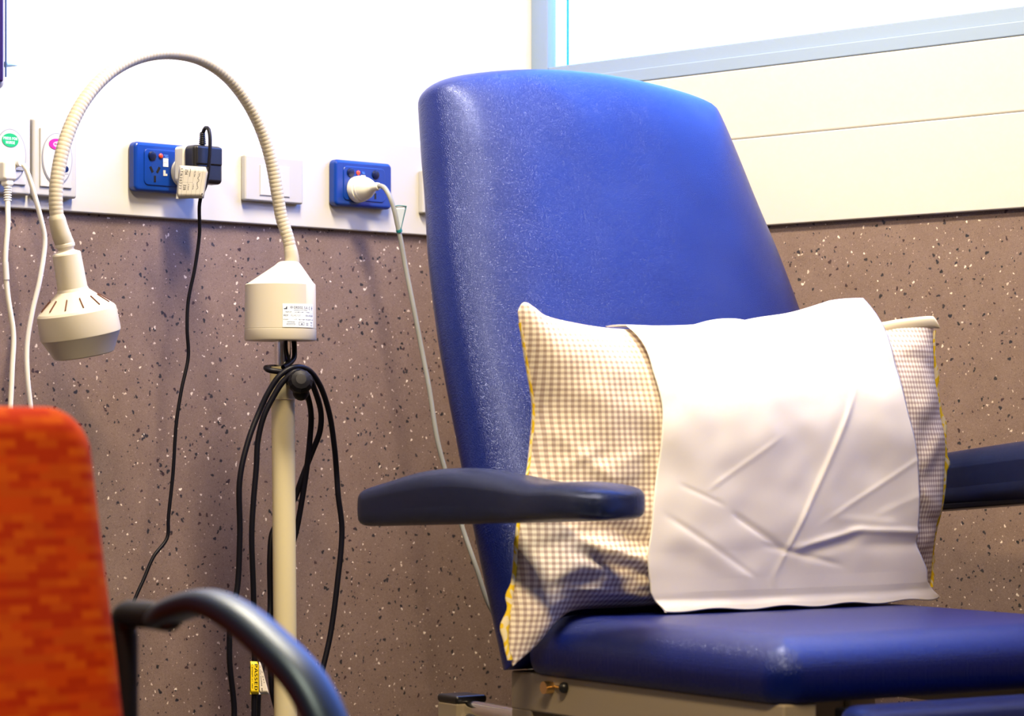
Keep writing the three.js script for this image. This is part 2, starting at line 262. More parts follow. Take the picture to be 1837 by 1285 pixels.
// ------------------------------------------------------------------ treatment chair (its own frame: x to its left hand, z forward, base on the floor)
const CH = [-0.5831, 0, 0.8951], TURN = rad(-11.4), cT = Math.cos(TURN), sT = Math.sin(TURN);
const toRoom = ([x, y, z]) => [CH[0] + x * cT + z * sT, CH[1] + y, CH[2] - x * sT + z * cT];
const chair = thing('treatment_chair', 'blue vinyl upholstered treatment armchair with tapered reclined back and beige steel frame', 'armchair', CH, TURN);
{
  const side = spline([[0, .299], [.18, .297], [.30, .293], [.38, .290], [.45, .286], [.55, .275], [.64, .259], [.70, .250], [.77, .238], [.86, .222]]);
  const arch = (v) => Math.sqrt(Math.max(0, (.831 - v) / .62));
  const smin = (a, b, k) => { const h = clamp(.5 + .5 * (b - a) / k, 0, 1); return lerp(b, a, h) - k * h * (1 - h); };
  const halfW = (v) => Math.max(0, v > .70 ? smin(side(v), arch(v), .06 * smooth(.70, .755, v) + 1e-4) : side(v));
  let vEnd = .831;
  const g = cushion({ halfW, vTop: vEnd, front: .074, back: .026, rollF: .112, rollB: .025, crown: .003, nu: 90, nv: 130, soft: (x, v) => { const a = Math.max(1e-5, side(v) - x) * .99, b = Math.max(1e-5, .831 - .62 * x * x - v); return (a ** -2.2 + b ** -2.2) ** (-1 / 2.2); },
    dent: (x, v) => .0011 * noise(x * 5 + 2, v * 3.2) + .0006 * noiseB(x * 11, v * 9) });
  const b = part('backrest', g, M.blueVinyl, chair); b.position.set(.016, .488 - .022 * .391, -.022 * .921); b.rotation.x = rad(-23);
  const corner = (v) => { const r = .035, L = .50; let w = .280; if (v < r) w -= r - Math.sqrt(r * r - (r - v) ** 2); if (v > L - r) w -= r - Math.sqrt(Math.max(0, r * r - (v - L + r) ** 2)); return w; };
  part('seat', cushion({ halfW: corner, vTop: .50, front: .046, back: .024, rollF: .055, rollB: .012, crown: .001, map: (x, v, h) => [x, .500 + h, v], flip: true, nu: 80, nv: 90 }), M.blueVinyl, chair);
  // arms: lofted pads, fuller at the hand end
  const armPad = (rear, frontP, yb, yt, hw, endR) => {
    const A = V(rear[0], 0, rear[1]), B = V(frontP[0], 0, frontP[1]), d = B.clone().sub(A), L = d.length(); d.normalize(); const s = [d.z, 0, -d.x], rings = [], n = 60;
    const S = []; for (let i = 0; i <= n; i++) S.push(.5 - .5 * Math.cos(Math.PI * i / n));
    for (const t of S) { const x = t * L, e0 = clamp(x / endR[0], 0, 1), e1 = clamp((L - x) / endR[1], 0, 1), k = Math.sqrt(1 - (1 - e0) ** 2.6) * Math.sqrt(1 - (1 - e1) ** 2.6);
      const y0 = yb(t), y1 = yt(t), kh = .25 + .75 * Math.sqrt(k); rings.push({ c: [A.x + d.x * x, (y0 + y1) / 2 - (1 - kh) * 0, A.z + d.z * x], side: s, up: [0, 1, 0], hw: hw(t) * k, hh: (y1 - y0) / 2 * (k < 1 ? kh : 1) * (k === 0 ? .02 : 1), e: .52 }); }
    return loft(rings, 48, .5);
  };
  part('armrest', armPad([-.370, -.203], [-.293, .248], (t) => lerp(.6465, .664, t), spline([[0, .690], [.12, .702], [.28, .7165], [.42, .7205], [.56, .715], [.72, .7055], [.86, .7065], [1, .700]]), spline([[0, .030], [.3, .036], [.6, .038], [.8, .048], [1, .048]]), [.030, .045]), M.armVinyl, chair);
  part('armrest', armPad([.412, -.16], [.397, .36], (t) => lerp(.652, .690, t), spline([[0, .712], [.25, .732], [.45, .744], [.7, .756], [.86, .757], [1, .75]]), spline([[0, .030], [.3, .036], [.6, .038], [.8, .048], [1, .048]]), [.030, .045]), M.armVinyl, chair);
  part('armrest_base', box(.377, .429, .0, .009, -.12, .30, .003).rotateX(-rad(4.2)).translate(0, .660, 0), M.black, chair);
  part('armrest_bracket', [box(-.37, -.20, .656, .668, -.150, -.120, .004)], M.steel, chair);
  part('armrest_bracket', [box(.20, .40, .656, .668, -.150, -.120, .004)], M.steel, chair);
  part('leg_rest', box(-.225, .225, .16, .4765, .520, .568, .018), M.blueVinyl, chair);
  part('leg_rest_hinge', [box(-.2, -.17, .30, .47, .490, .522, .003), box(.17, .2, .30, .47, .490, .522, .003)], M.darkMetal, chair);
  // welded steel frame
  for (const s of [-1, 1]) {
    part('side_rail', box(s * .245 - .0225, s * .245 + .0225, .430, .4760, -.036, .49, .003), M.steel, chair);
    for (const z of [-.014, .46]) part('leg', box(s * .245 - .022, s * .245 + .022, .045, .432, z - .022, z + .022, .003), M.steel, chair);
    const post = part('rear_post', box(s * .235 - .022, s * .235 + .022, .03, .424, -.222, -.176, .003), M.steel, chair);
    part('post_cap', box(s * .235 - .023, s * .235 + .023, .4235, .4335, -.223, -.175, .004), M.black, post, 'black plastic end cap');
    const bolt = new THREE.CylinderGeometry(.007, .007, .010, 20); bolt.rotateX(Math.PI / 2); bolt.translate(s * .235 - .008, .405, -.174); part('bolt', bolt, M.chrome, post);
    part('rear_rail', rod([s * .235, .4165, -.178], [s * .245, .4165, -.034], .011), M.chrome, chair);
    part('floor_runner', box(s * .245 - .022, s * .245 + .022, .0, .046, -.24, .52, .006), M.steel, chair);
  }
  part('cross_rail', [box(-.2225, .2225, .385, .425, .44, .475, .003), box(-.2225, .2225, .385, .425, -.03, .0, .003)], M.steel, chair);
  part('back_hinge', [rod([-.2675, .462, .052], [-.279, .462, .052], .0075), rod([-.268, .464, .062], [-.272, .464, .080], .002)], M.brass, chair, 'brass pivot bolt');
  part('hinge_cap', new THREE.SphereGeometry(.0065, 18, 12).translate(-.270, .464, .082), M.black, chair);
}

// ------------------------------------------------------------------ pillow standing against the backrest (in the chair's frame)
const PB = {
  left: spline([[0, -.288], [.06, -.297], [.14, -.294], [.26, -.286], [.38, -.282], [.55, -.268], [.62, -.264], [.71, -.260], [.78, -.264], [.92, -.276], [1, -.281]]),
  right: spline([[0, .356], [.06, .356], [.21, .358], [.33, .368], [.47, .374], [.58, .372], [.76, .360], [.92, .358], [1, .362]]),
  top: spline([[0, .906], [.006, .914], [.016, .918], [.032, .914], [.06, .903], [.15, .893], [.23, .889], [.39, .893], [.51, .899], [.66, .904], [.84, .900], [.89, .904], [.97, .909], [1, .909]]),
  bottom: spline([[0, .491], [.05, .514], [.085, .537], [.12, .550], [.2, .5525], [.5, .553], [.9, .553], [1, .552]]),
};
const bulge = (a, b) => Math.max(0, 1 - Math.abs(2 * a - 1) ** 2.6) ** .62 * Math.max(0, 1 - Math.abs(2 * clamp(b, 0, 1) - 1) ** (b < .5 ? 3.6 : 2.6)) ** (b < .5 ? .5 : .62);
const crease = (x, y, x0, y0, x1, y1, w) => { const dx = x1 - x0, dy = y1 - y0, L = Math.hypot(dx, dy), t = ((x - x0) * dx + (y - y0) * dy) / (L * L), d = ((x - x0) * dy - (y - y0) * dx) / L; return Math.exp(-d * d / (w * w)) * smooth(-.08, .18, t) * (1 - smooth(.75, 1.08, t)); };
const backZ = (y) => .0665 - (y - .488) * .4245;                      // just in front of the reclined backrest
const seamZ = (a, b) => { const k = backZ(lerp(PB.bottom(a), PB.top(a), b)) + .006; return .050 * smooth(.62, 1, a) * smooth(.0, .4, b) + .5 * (k + Math.sqrt(k * k + .0004)); };
function pillowXY(a, b) { return [lerp(PB.left(b), PB.right(b), a), lerp(PB.bottom(a), PB.top(a), b)]; }
function pillowFront(a, b, plain) {
  const [x0, y] = pillowXY(a, b), f = bulge(a, b), sz = seamZ(a, b), x = x0 - .65 * sz; let z = .108 * f;
  if (!plain) {
    const e = Math.min(1, f * 1.6) * (1 - .9 * smooth(.24, .30, a) * (1 - smooth(.80, .88, a))), low = smooth(.75, .1, b), lft = smooth(.42, .02, a);
    z += e * .0022 * noise(x * 14, y * 14);
    // soft folds fanning out of the lower hand corner and pulled in from the seams
    const w = x * 30 + 9 * (y - .5) * Math.cos(a * 3), q = Math.sin((y - .18 * x) * 118 + 2.2 * noise(x * 6, y * 5)) * .5 + noiseB(x * 5 + 3, (y - .32 * x) * 38) * .8;
    z += e * low * lft * .0040 * q;
    z += e * .0028 * lft * (crease(x, y, -.26, .77, -.19, .70, .008) + crease(x, y, -.255, .715, -.20, .75, .007));
    z -= .006 * e * (crease(x, y, -.22, .66, -.05, .585, .008) + crease(x, y, -.25, .62, -.06, .565, .007)); z += .005 * e * (crease(x, y, -.25, .64, -.06, .575, .007) + crease(x, y, -.26, .58, -.08, .555, .006));
    z += .004 * smooth(.8, .95, a) * e * Math.sin(y * 95 + 2 * noise(x * 9, y * 9));
  }
  return [x, y, z + sz * (1 - .45 * f)];
}
const PO = [.04, .55, .02], pillow = thing('pillow', 'plump pillow in a brown mini-check cotton case with yellow edging, leaning on the blue backrest', 'pillow', toRoom(PO), TURN);
const rel = (p) => [p[0] - PO[0], p[1] - PO[1], p[2] - PO[2]];
{
  const ease = (t) => .5 - .5 * Math.cos(Math.PI * t) * .75 - .25 * .5 * (1 - 2 * t) ;
  const E2 = (t) => lerp(t, .5 - .5 * Math.cos(Math.PI * t), .8);
  const nu = 170, nv = 130, uvf = (u, v) => { const p = pillowXY(E2(u), E2(v)); return [p[0], p[1]]; };
  const f = gridGeo(nu, nv, (u, v, i, j) => { const rimmed = i === 0 || j === 0 || i === nu || j === nv; const p = pillowFront(E2(u), E2(v), rimmed); if (rimmed) p[2] = seamZ(E2(u), E2(v)); return rel(p); }, uvf);
  const bk = gridGeo(nu, nv, (u, v, i, j) => { const a = E2(u), b = E2(v), [x0, y] = pillowXY(a, b), sz = seamZ(a, b), x = x0 - .65 * sz, rimmed = i === 0 || j === 0 || i === nu || j === nv; return rel([x, y, rimmed ? sz : sz - Math.max(.003, Math.min(.085, sz - backZ(y))) * bulge(a, b)]); }, uvf, true);
  part('pillowcase', closeSheets(f, bk), M.gingham, pillow);
  const strip = (along, width, zOff, n = 90) => {                       // flat binding tape with some thickness that follows a seam
    const P = (t, k) => { const [c, d] = along(t); return [c[0] + d[0] * width(t) * k, c[1] + d[1] * width(t) * k, c[2] + zOff]; };
    const len = .37 / .2; return closeSheets(gridGeo(n, 4, (u, w) => { const p = P(u, w); p[2] += .0022 * Math.sin(Math.PI * w); return rel(p); }, (u, w) => [u * len, w]), gridGeo(n, 4, (u, w) => { const p = P(u, w); p[2] -= .0022 * Math.sin(Math.PI * w); return rel(p); }, (u, w) => [u * len, w], true));
  };
  const wob = (t) => .7 + .45 * noise(t * 9, 4) ;
  part('edging', strip((t) => { const b = lerp(.02, .97, t), [x, y] = pillowXY(0, b), z = seamZ(0, b); return [[x + .002 - .65 * z, y, z], [-1, -.1]]; }, (t) => lerp(.013, .0045, smooth(.15, .8, t)) * clamp(wob(t), .55, 1.2), .003), M.tape, pillow, 'yellow printed binding tape');
  part('edging', strip((t) => { const b = lerp(.03, .96, t), [x, y] = pillowXY(1, b), z = seamZ(1, b); return [[x - .002 - .65 * z, y, z], [1, 0]]; }, (t) => lerp(.008, .0150, Math.sin(Math.PI * t)) * clamp(wob(t + 3), .65, 1.15), .002), M.tape, pillow, 'yellow printed binding tape');
  part('hem', strip((t) => { const a = lerp(.80, 1.004, t), [x, y] = pillowXY(Math.min(a, 1), 1); return [[lerp(PB.left(1), PB.right(1), a) - .65 * seamZ(a, 1), y - .012, seamZ(a, 1) + .004 + .012 * (1 - t)], [0, 1]]; }, (t) => .0155 * Math.sqrt(Math.min(1, (1 - t) * 12 + .02)), .002, 60), M.hem, pillow, 'cream turned hem');
}
// white absorbent sheet hung over the pillow
{
  const QO = [.09, .56, .11], r2 = (p) => [p[0] - QO[0], p[1] - QO[1], p[2] - QO[2]];
  const sheet = thing('absorbent_sheet', 'creased white disposable absorbent sheet draped over the front of the pillow', 'sheet', toRoom(QO), TURN);
  const aL = spline([[0, .262], [.05, .250], [.12, .228], [.22, .208], [.4, .198], [.6, .196], [.8, .204], [.92, .216], [1, .236]]);
  const aR = spline([[0, 1.0], [.035, .96], [.09, .925], [.2, .880], [.3, .862], [.45, .842], [.65, .820], [.85, .822], [1, .806]]);
  const topY = spline([[0, .8935], [.17, .8935], [.34, .897], [.44, .9045], [.52, .9025], [.62, .9085], [.78, .917], [1, .9345]]);
  const P = (s, t) => {
    const b = Math.min(t, 1) * .975, a = lerp(aL(b), aR(b), s), p = pillowFront(Math.min(a, 1), Math.max(b, .012), true), hang = pillowFront(Math.min(a, 1), Math.max(b, .20), true), x = p[0] + Math.max(0, a - 1) * .64, y = lerp(.5505, .6, b / .0975 * .5) * (b < .0975 ? 1 : 0) + (b < .0975 ? 0 : p[1]); p[2] = lerp(p[2], Math.max(p[2], hang[2]), .85);
    let z = p[2] + .0095 + .010 * smooth(.06, .0, b) * (1 - .5 * s);
    const e = smooth(0, .12, b) * smooth(1, .85, b);
    z += e * (.0016 * noise(x * 7 + 5, y * 7) + .0007 * noiseB(x * 16, y * 16));
    const c = (a0, b0, a1, b1, w) => { const A = pillowXY(a0, b0), B = pillowXY(a1, b1); return crease(x, y, A[0], A[1], B[0], B[1], w); };
    z += e * (.0022 * c(.66, .74, .46, .06, .0032) + .0011 * c(.84, .54, .57, .28, .0030) - .0020 * c(.36, .33, .50, .185, .0042) - .0022 * c(.44, .215, .64, .13, .0040) + .0030 * c(.51, .195, .68, .258, .0042) + .0026 * c(.64, .255, .90, .235, .0042)
      - .0030 * c(.53, .17, .68, .225, .008) - .0024 * c(.68, .20, .9, .195, .009) - .0010 * c(.22, .33, .44, .09, .0040) + .0008 * c(.30, .42, .46, .60, .0026) + .0014 * c(.24, .26, .44, .07, .012) + .0007 * c(.7, .30, .86, .40, .005) - .0006 * c(.24, .44, .34, .36, .003) + .0009 * c(.60, .30, .78, .27, .006));
    const lift = smooth(.86, 1, t), zt = lerp(.012, .034, smooth(.7, 1, s)); let yy = y; if (t <= 1) yy = lerp(y, Math.max(y, topY(s)), lift);
    if (t <= 1 && t > .86) z = lerp(z, zt, lift * lift * .9);
    if (t > 1) { const k = (t - 1) / .14; yy = topY(s) + .0035 * k - .004 * k * k; z = lerp(zt, -.03, k); }
    return [x, yy + .0016 * Math.sin(x * 60) * smooth(.05, 0, b) * (t < .5 ? 1 : 0), z];
  };
  const nu = 150, nv = 170, tt = (v) => v * 1.14;
  const f = gridGeo(nu, nv, (u, v) => r2(P(u, tt(v)))), n = f.attributes.normal, q = f.attributes.position;
  const b = gridGeo(nu, nv, (u, v, i, j) => { const k = j * (nu + 1) + i, rimmed = i === 0 || j === 0 || i === nu || j === nv, th = rimmed ? 0 : .0012; return [q.getX(k) - n.getX(k) * th, q.getY(k) - n.getY(k) * th, q.getZ(k) - n.getZ(k) * th]; }, null, true);
  part('sheet', closeSheets(f, b), M.pad, sheet);
}

// ------------------------------------------------------------------ examination lamp on its stand
{
  const LX = -.683, LZ = .195, lamp = thing('examination_lamp', 'cream examination lamp with ribbed gooseneck arm on a pole stand wound with black cable', 'floor lamp', [LX, 0, LZ]);
  const px = (y) => -.6847 - (y - .857) * .0112;                         // the pole leans a touch
  const base = [lathed([[0, .075], [.03, .075], [.034, .07], [.034, .035], [0, .035]], 40)];
  for (let k = 0; k < 5; k++) { const a = k / 5 * Math.PI * 2 + .3, x = Math.cos(a) * .17, z = Math.sin(a) * .17; base.push(rod([0, .058, 0], [x, .052, z], .012, 16)); base.push(new THREE.SphereGeometry(.024, 20, 14).translate(x, .024, z)); }
  const bs = part('base', base, M.cream, lamp); bs.position.x = px(.05) - LX;
  roomPart('pole', rod([px(.06), .06, LZ], [px(.809), .809, LZ], .0163, 96), M.cream, lamp);
  roomPart('collar', [rod([px(.8094), .8094, LZ], [px(.855), .855, LZ], .0182, 96)], M.cream, lamp);
  roomPart('inner_rod', rod([px(.85), .85, LZ], [px(.892), .892, LZ], .0117, 36), M.chrome, lamp, 'bare chrome rod');
  const kn = lathed([[0, -.012], [.008, -.012], [.012, -.008], [.0142, -.002], [.0142, .004], [.011, .009], [.006, .011], [0, .0115]], 12, .3); kn.scale(1.22, 1.22, 1.22); kn.rotateX(Math.PI / 2 * .8); kn.rotateY(-.6); kn.translate(-.6949, .8325, .245);
  const stem = rod([-.684, .834, .200], [-.693, .8325, .240], .006, 16), low = new THREE.SphereGeometry(.0115, 20, 14).scale(1, 1.1, 1).translate(-.6895, .8195, .240);
  roomPart('clamp_knob', [kn, stem, low], M.rubber, lamp, 'black clamp knob');
  // ballast housing: a can with an offset cone
  const hx = -.6888, R = .0501, off = [.0114 * .7145, .0114 * .6997], ring = (y, r, k) => ({ c: [hx + off[0] * k, y, LZ + off[1] * k], side: [1, 0, 0], up: [0, 0, -1], hw: r, hh: r, e: 1 });
  const can = loft([ring(.8906, .001, 0), ring(.8906, R - .003, 0), ring(.8912, R - .001, 0), ring(.8935, R, 0), ring(.9065, R, 0), ring(.9068, R - .0006, 0), ring(.9074, R - .0006, 0), ring(.9077, R - .0002, 0), ring(.9685, R - .001, 0), ring(.9698, R - .002, .02), ring(.9712, R - .0045, .08), ring(.9955, .019, .93), ring(1.000, .0145, 1), ring(1.0015, .011, 1), ring(1.0015, .001, 1)], 120, 1);
  const house = roomPart('ballast_housing', creased(can.toNonIndexed(), .55), M.creamPale, lamp);
  const plate = canvasTex(512, 384, (c, w, h) => {
    c.fillStyle = '#dfeaf6'; c.fillRect(0, 0, w, h); c.fillStyle = '#14204e'; c.textBaseline = 'alphabetic';
    c.fillRect(18, 78, 44, 16); c.beginPath(); c.moveTo(18, 78); c.lineTo(40, 78); c.lineTo(56, 46); c.lineTo(62, 46); c.lineTo(62, 94); c.closePath(); c.fill();
    c.globalAlpha = .35; c.beginPath(); c.arc(122, 62, 22, 0, 7); c.fill(); c.globalAlpha = 1;
    c.font = 'bold 58px sans-serif'; c.fillText('ORDISI, S.A.', 152, 84, 236); strokes(c, 156, 112, 220, 12, 2);
    c.lineWidth = 9; c.strokeStyle = '#14204e'; c.beginPath(); c.arc(440, 70, 30, Math.PI * .62, Math.PI * 1.38); c.stroke(); c.beginPath(); c.arc(494, 70, 30, Math.PI * .62, Math.PI * 1.38); c.moveTo(466, 70); c.lineTo(492, 70); c.stroke();
    strokes(c, 40, 146, 84, 14, 3); strokes(c, 170, 146, 150, 14, 4); strokes(c, 350, 146, 72, 14, 5);
    c.lineWidth = 2; c.strokeStyle = '#5a6b96'; c.beginPath(); c.moveTo(8, 160); c.lineTo(504, 160); c.stroke();
    c.font = 'bold 38px sans-serif'; c.fillText('REF', 12, 208); c.font = '38px sans-serif'; c.fillText('FLHC131', 112, 208, 170); c.font = 'bold 38px sans-serif'; c.fillText('SN 41020', 340, 208, 156);
    c.font = 'bold 20px sans-serif'; c.fillText('POWER', 8, 268); strokes(c, 160, 268, 34, 17, 6); strokes(c, 222, 268, 106, 17, 7); strokes(c, 344, 268, 108, 17, 8); strokes(c, 474, 268, 30, 17, 9);
    strokes(c, 60, 306, 110, 12, 10); c.lineWidth = 5; c.strokeStyle = '#14204e'; c.strokeRect(60, 326, 110, 20); c.strokeRect(232, 300, 84, 50); c.fillRect(268, 318, 18, 26); c.strokeRect(356, 314, 34, 12); c.strokeRect(356, 342, 34, 8); c.fillRect(440, 300, 44, 10); c.beginPath(); c.moveTo(476, 312); c.lineTo(452, 344); c.stroke(); c.fillRect(444, 350, 40, 9);
  });
  const lab = new THREE.CylinderGeometry(R + .0004, R + .0004, .0325, 40, 1, true, rad(-44.4 + 8), rad(60)); lab.translate(hx - LX, .9245, 0);
  part('rating_label', lab, mat(1, 1, 1, .5, { map: plate }), house, 'pale blue printed rating label');
  // gooseneck: ribbed flexible tube in a plane parallel to the wall
  const pts = vecs([[-.6746, .996, .203], [-.6746, 1.006, .203], [-.6787, 1.0325, .200], [-.6868, 1.0632, .195], [-.6948, 1.0977, .195], [-.7049, 1.1397, .195], [-.7218, 1.1811, .195], [-.7496, 1.2213, .195], [-.7858, 1.2527, .195], [-.8293, 1.2708, .195], [-.8768, 1.2747, .195], [-.9217, 1.2675, .195], [-.9649, 1.2495, .195], [-1.0011, 1.2227, .195], [-1.0307, 1.1873, .195], [-1.0519, 1.1456, .195], [-1.0643, 1.1011, .195], [-1.0678, 1.0646, .195], [-1.0643, 1.0358, .195], [-1.0563, 1.0144, .195], [-1.053, 1.0085, .195]]);
  const curve = new THREE.CatmullRomCurve3(pts, false, 'centripetal'); curve.arcLengthDivisions = 1500; const len = curve.getLength(), pitch = .0056, NS = Math.round(len / pitch * 7), fr = curve.computeFrenetFrames(NS, false), rings = [];
  const C = [[], []];
  for (let i = 0; i <= NS; i++) {
    const u = i / NS, s = u * len, p = curve.getPointAt(u), ph = s / pitch % 1, plain0 = smooth(.028, .020, s), plain1 = smooth(len - .042, len - .034, s), rib = .55 * Math.sqrt(Math.abs(Math.sin(Math.PI * ph))) + .45;
    let r = lerp(.0079, .0088, rib); r = lerp(r, lerp(.0106, .0092, clamp(s / .028, 0, 1)), plain0); r = lerp(r, lerp(.0100, .0118, clamp((s - len + .042) / .03, 0, 1)), plain1); r *= lerp(1, 1.06, u);
    rings.push({ c: p.toArray(), side: fr.normals[i].toArray(), up: fr.binormals[i].toArray(), hw: r, hh: r, e: 1 });
  }
  roomPart('gooseneck', loft(rings, 22, 1), mat(.46, .425, .34, .45), lamp);
  // lamp head, turned about its axis
  const hd = lathed([[.0088, .004], [.0118, .003], [.0130, 0], [.0130, -.003], [.0108, -.0055], [.0103, -.0075], [.0120, -.009], [.0178, -.0115], [.0188, -.0135], [.0197, -.058], [.0212, -.062], [.0262, -.0665], [.0500, -.0865], [.0520, -.0895], [.0524, -.093], [.0533, -.118], [.0530, -.1205], [.0515, -.1225], [.0398, -.1465], [.0378, -.1478], [.0350, -.1470], [.0335, -.140], [.030, -.138], [0, -.138]], 120, .28);
  const tilt = rad(12), HP = [-1.0535, 1.0085, .195];
  const head = part('lamp_head', hd, M.creamPale, lamp); head.position.set(HP[0] - LX, HP[1], HP[2] - LZ); head.rotation.z = tilt;
  for (let k = 0; k < 12; k++) { const a = k / 12 * Math.PI * 2, s = box(-.0008, .0008, -.0095, .0095, -.0006, .0012, .0004); s.rotateX(-rad(50)); s.translate(0, -.0765, .0386); s.rotateY(a + .12); part('vent_slot', s, M.slot, head); }
  const bulb = lathed([[0, -.1385], [.028, -.139], [.031, -.1385]], 40); part('lens', bulb, mat(.5, .5, .48, .2), head);
  // the cable, coiled over the clamp knob
  const c1 = [[-0.795, 0.342, 0.212], [-0.785, 0.375, 0.212], [-0.793, 0.456, 0.212], [-0.79, 0.517, 0.212], [-0.78, 0.547, 0.212], [-0.775, 0.623, 0.212], [-0.775, 0.699, 0.212], [-0.76, 0.752, 0.212], [-0.741, 0.791, 0.212], [-0.729, 0.819, 0.218], [-0.715, 0.842, 0.226], [-0.695, 0.853, 0.232], [-0.668, 0.85, 0.23], [-0.642, 0.83, 0.224], [-0.614, 0.791, 0.212], [-0.594, 0.744, 0.2], [-0.581, 0.705, 0.19], [-0.578, 0.673, 0.19], [-0.571, 0.625, 0.19], [-0.58, 0.546, 0.19], [-0.593, 0.475, 0.19], [-0.608, 0.425, 0.19], [-0.627, 0.359, 0.19], [-0.635, 0.32, 0.19]];
  const c2 = [[-0.751, 0.331, 0.212], [-0.75, 0.373, 0.212], [-0.749, 0.453, 0.212], [-0.751, 0.545, 0.212], [-0.754, 0.622, 0.212], [-0.751, 0.668, 0.212], [-0.746, 0.714, 0.212], [-0.743, 0.752, 0.212], [-0.736, 0.785, 0.216], [-0.724, 0.812, 0.222], [-0.712, 0.834, 0.23], [-0.698, 0.847, 0.238], [-0.674, 0.842, 0.236], [-0.651, 0.819, 0.226], [-0.629, 0.79, 0.212], [-0.621, 0.764, 0.2], [-0.622, 0.736, 0.185], [-0.631, 0.697, 0.172], [-0.638, 0.669, 0.165], [-0.66, 0.642, 0.163], [-0.679, 0.623, 0.166], [-0.687, 0.588, 0.17], [-0.691, 0.511, 0.175], [-0.713, 0.458, 0.19], [-0.731, 0.413, 0.2], [-0.734, 0.367, 0.2], [-0.736, 0.329, 0.2]];
  const c3 = [[-0.668, 0.853, 0.172], [-0.686, 0.854, 0.178], [-0.707, 0.853, 0.19], [-0.721, 0.852, 0.203], [-0.724, 0.849, 0.214], [-0.714, 0.847, 0.222], [-0.697, 0.844, 0.228], [-0.676, 0.831, 0.226], [-0.657, 0.814, 0.216], [-0.637, 0.787, 0.2], [-0.631, 0.752, 0.19], [-0.628, 0.713, 0.18], [-0.629, 0.665, 0.17], [-0.635, 0.618, 0.163], [-0.653, 0.571, 0.16], [-0.675, 0.517, 0.166], [-0.694, 0.456, 0.18], [-0.691, 0.402, 0.18], [-0.679, 0.362, 0.18], [-0.674, 0.323, 0.18]];
  const c4 = [[-0.669, 0.896, 0.2], [-0.67, 0.878, 0.203], [-0.675, 0.867, 0.208], [-0.687, 0.859, 0.213], [-0.703, 0.853, 0.218]];
  const c5 = [[-0.691, 0.895, 0.21], [-0.692, 0.882, 0.211], [-0.689, 0.868, 0.212], [-0.686, 0.861, 0.213]];
  const link = (a, b, d) => [a, [lerp(a[0], b[0], .08), lerp(a[1], b[1], .1) - d * .7, lerp(a[2], b[2], .1)], [lerp(a[0], b[0], .5), lerp(a[1], b[1], .5) - d, lerp(a[2], b[2], .5)], [lerp(a[0], b[0], .92), lerp(a[1], b[1], .9) - d * .7, lerp(a[2], b[2], .9)], b], end = (c) => c[c.length - 1];
  const low1 = link(c1[0], c2[0], .10), low2 = link(end(c2), end(c3), .08);
  const low3 = [end(c1), [-.634, .2, .2], [-.62, .1, .24], [-.58, .02, .28], [-.53, .004, .3]];
  const cord = roomPart('power_cord', [tube(c1, .0041, 200, 10), tube(c2, .0041, 220, 10), tube(c3, .0041, 180, 10), tube(c4, .0036, 50, 10), tube(c5, .0022, 40, 8), tube(low1, .0041, 50, 10), tube(low2, .0041, 50, 10), tube(low3, .0041, 50, 10)], M.cordBlack, lamp, 'black power cable hung in loops');
  const tag = canvasTex(128, 256, (c, w, h) => { c.fillStyle = '#f2d51c'; c.fillRect(0, 0, w, h); c.fillStyle = '#161208'; c.save(); c.translate(w * .56, 14); c.rotate(Math.PI / 2); c.font = 'bold 60px sans-serif'; c.textBaseline = 'middle'; c.fillText('PASSED', 0, -14, 226); strokes(c, 0, 46, 200, 15, 11); c.restore(); });
  const tagW = canvasTex(128, 256, (c, w, h) => { c.fillStyle = '#e9e2d6'; c.fillRect(0, 0, w, h); c.fillStyle = '#2b2a2a'; c.save(); c.translate(w * .5, 40); c.rotate(Math.PI / 2); strokes(c, 0, 28, 190, 17, 12); strokes(c, 30, -20, 140, 17, 13); c.restore(); });
  const sheetQ = (q, m, name, lb) => { const mid = q[0].map((_, k) => (q[0][k] + q[1][k] + q[2][k] + q[3][k]) / 4); const g = gridGeo(6, 8, (u, v) => [0, 1, 2].map((k) => lerp(lerp(q[3][k], q[2][k], u), lerp(q[0][k], q[1][k], u), v))); const b2 = gridGeo(6, 8, (u, v, i, j) => { const rimmed = i === 0 || i === 6 || j === 0 || j === 8; const p = [0, 1, 2].map((k) => lerp(lerp(q[3][k], q[2][k], u), lerp(q[0][k], q[1][k], u), v)); return rimmed ? p : [p[0] + .0004 * .7, p[1], p[2] - .0004 * .71]; }, null, true); return roomPart(name, closeSheets(g, b2), m, cord, lb); };
  const ft = (x, y, z) => [x, y, z];
  sheetQ([ft(-.7590, .4490, .2145), ft(-.7475, .4480, .2195), ft(-.7475, .4030, .2195), ft(-.7590, .4035, .2145)], mat(1, 1, 1, .5, { map: tag }), 'cable_tag', 'yellow tag printed PASSED');
  sheetQ([ft(-.7475, .4480, .2195), ft(-.7445, .4470, .2200), ft(-.7320, .4025, .2230), ft(-.7475, .4030, .2195)], mat(1, 1, 1, .5, { map: tagW }), 'cable_tag', 'white printed end of the tag');
}

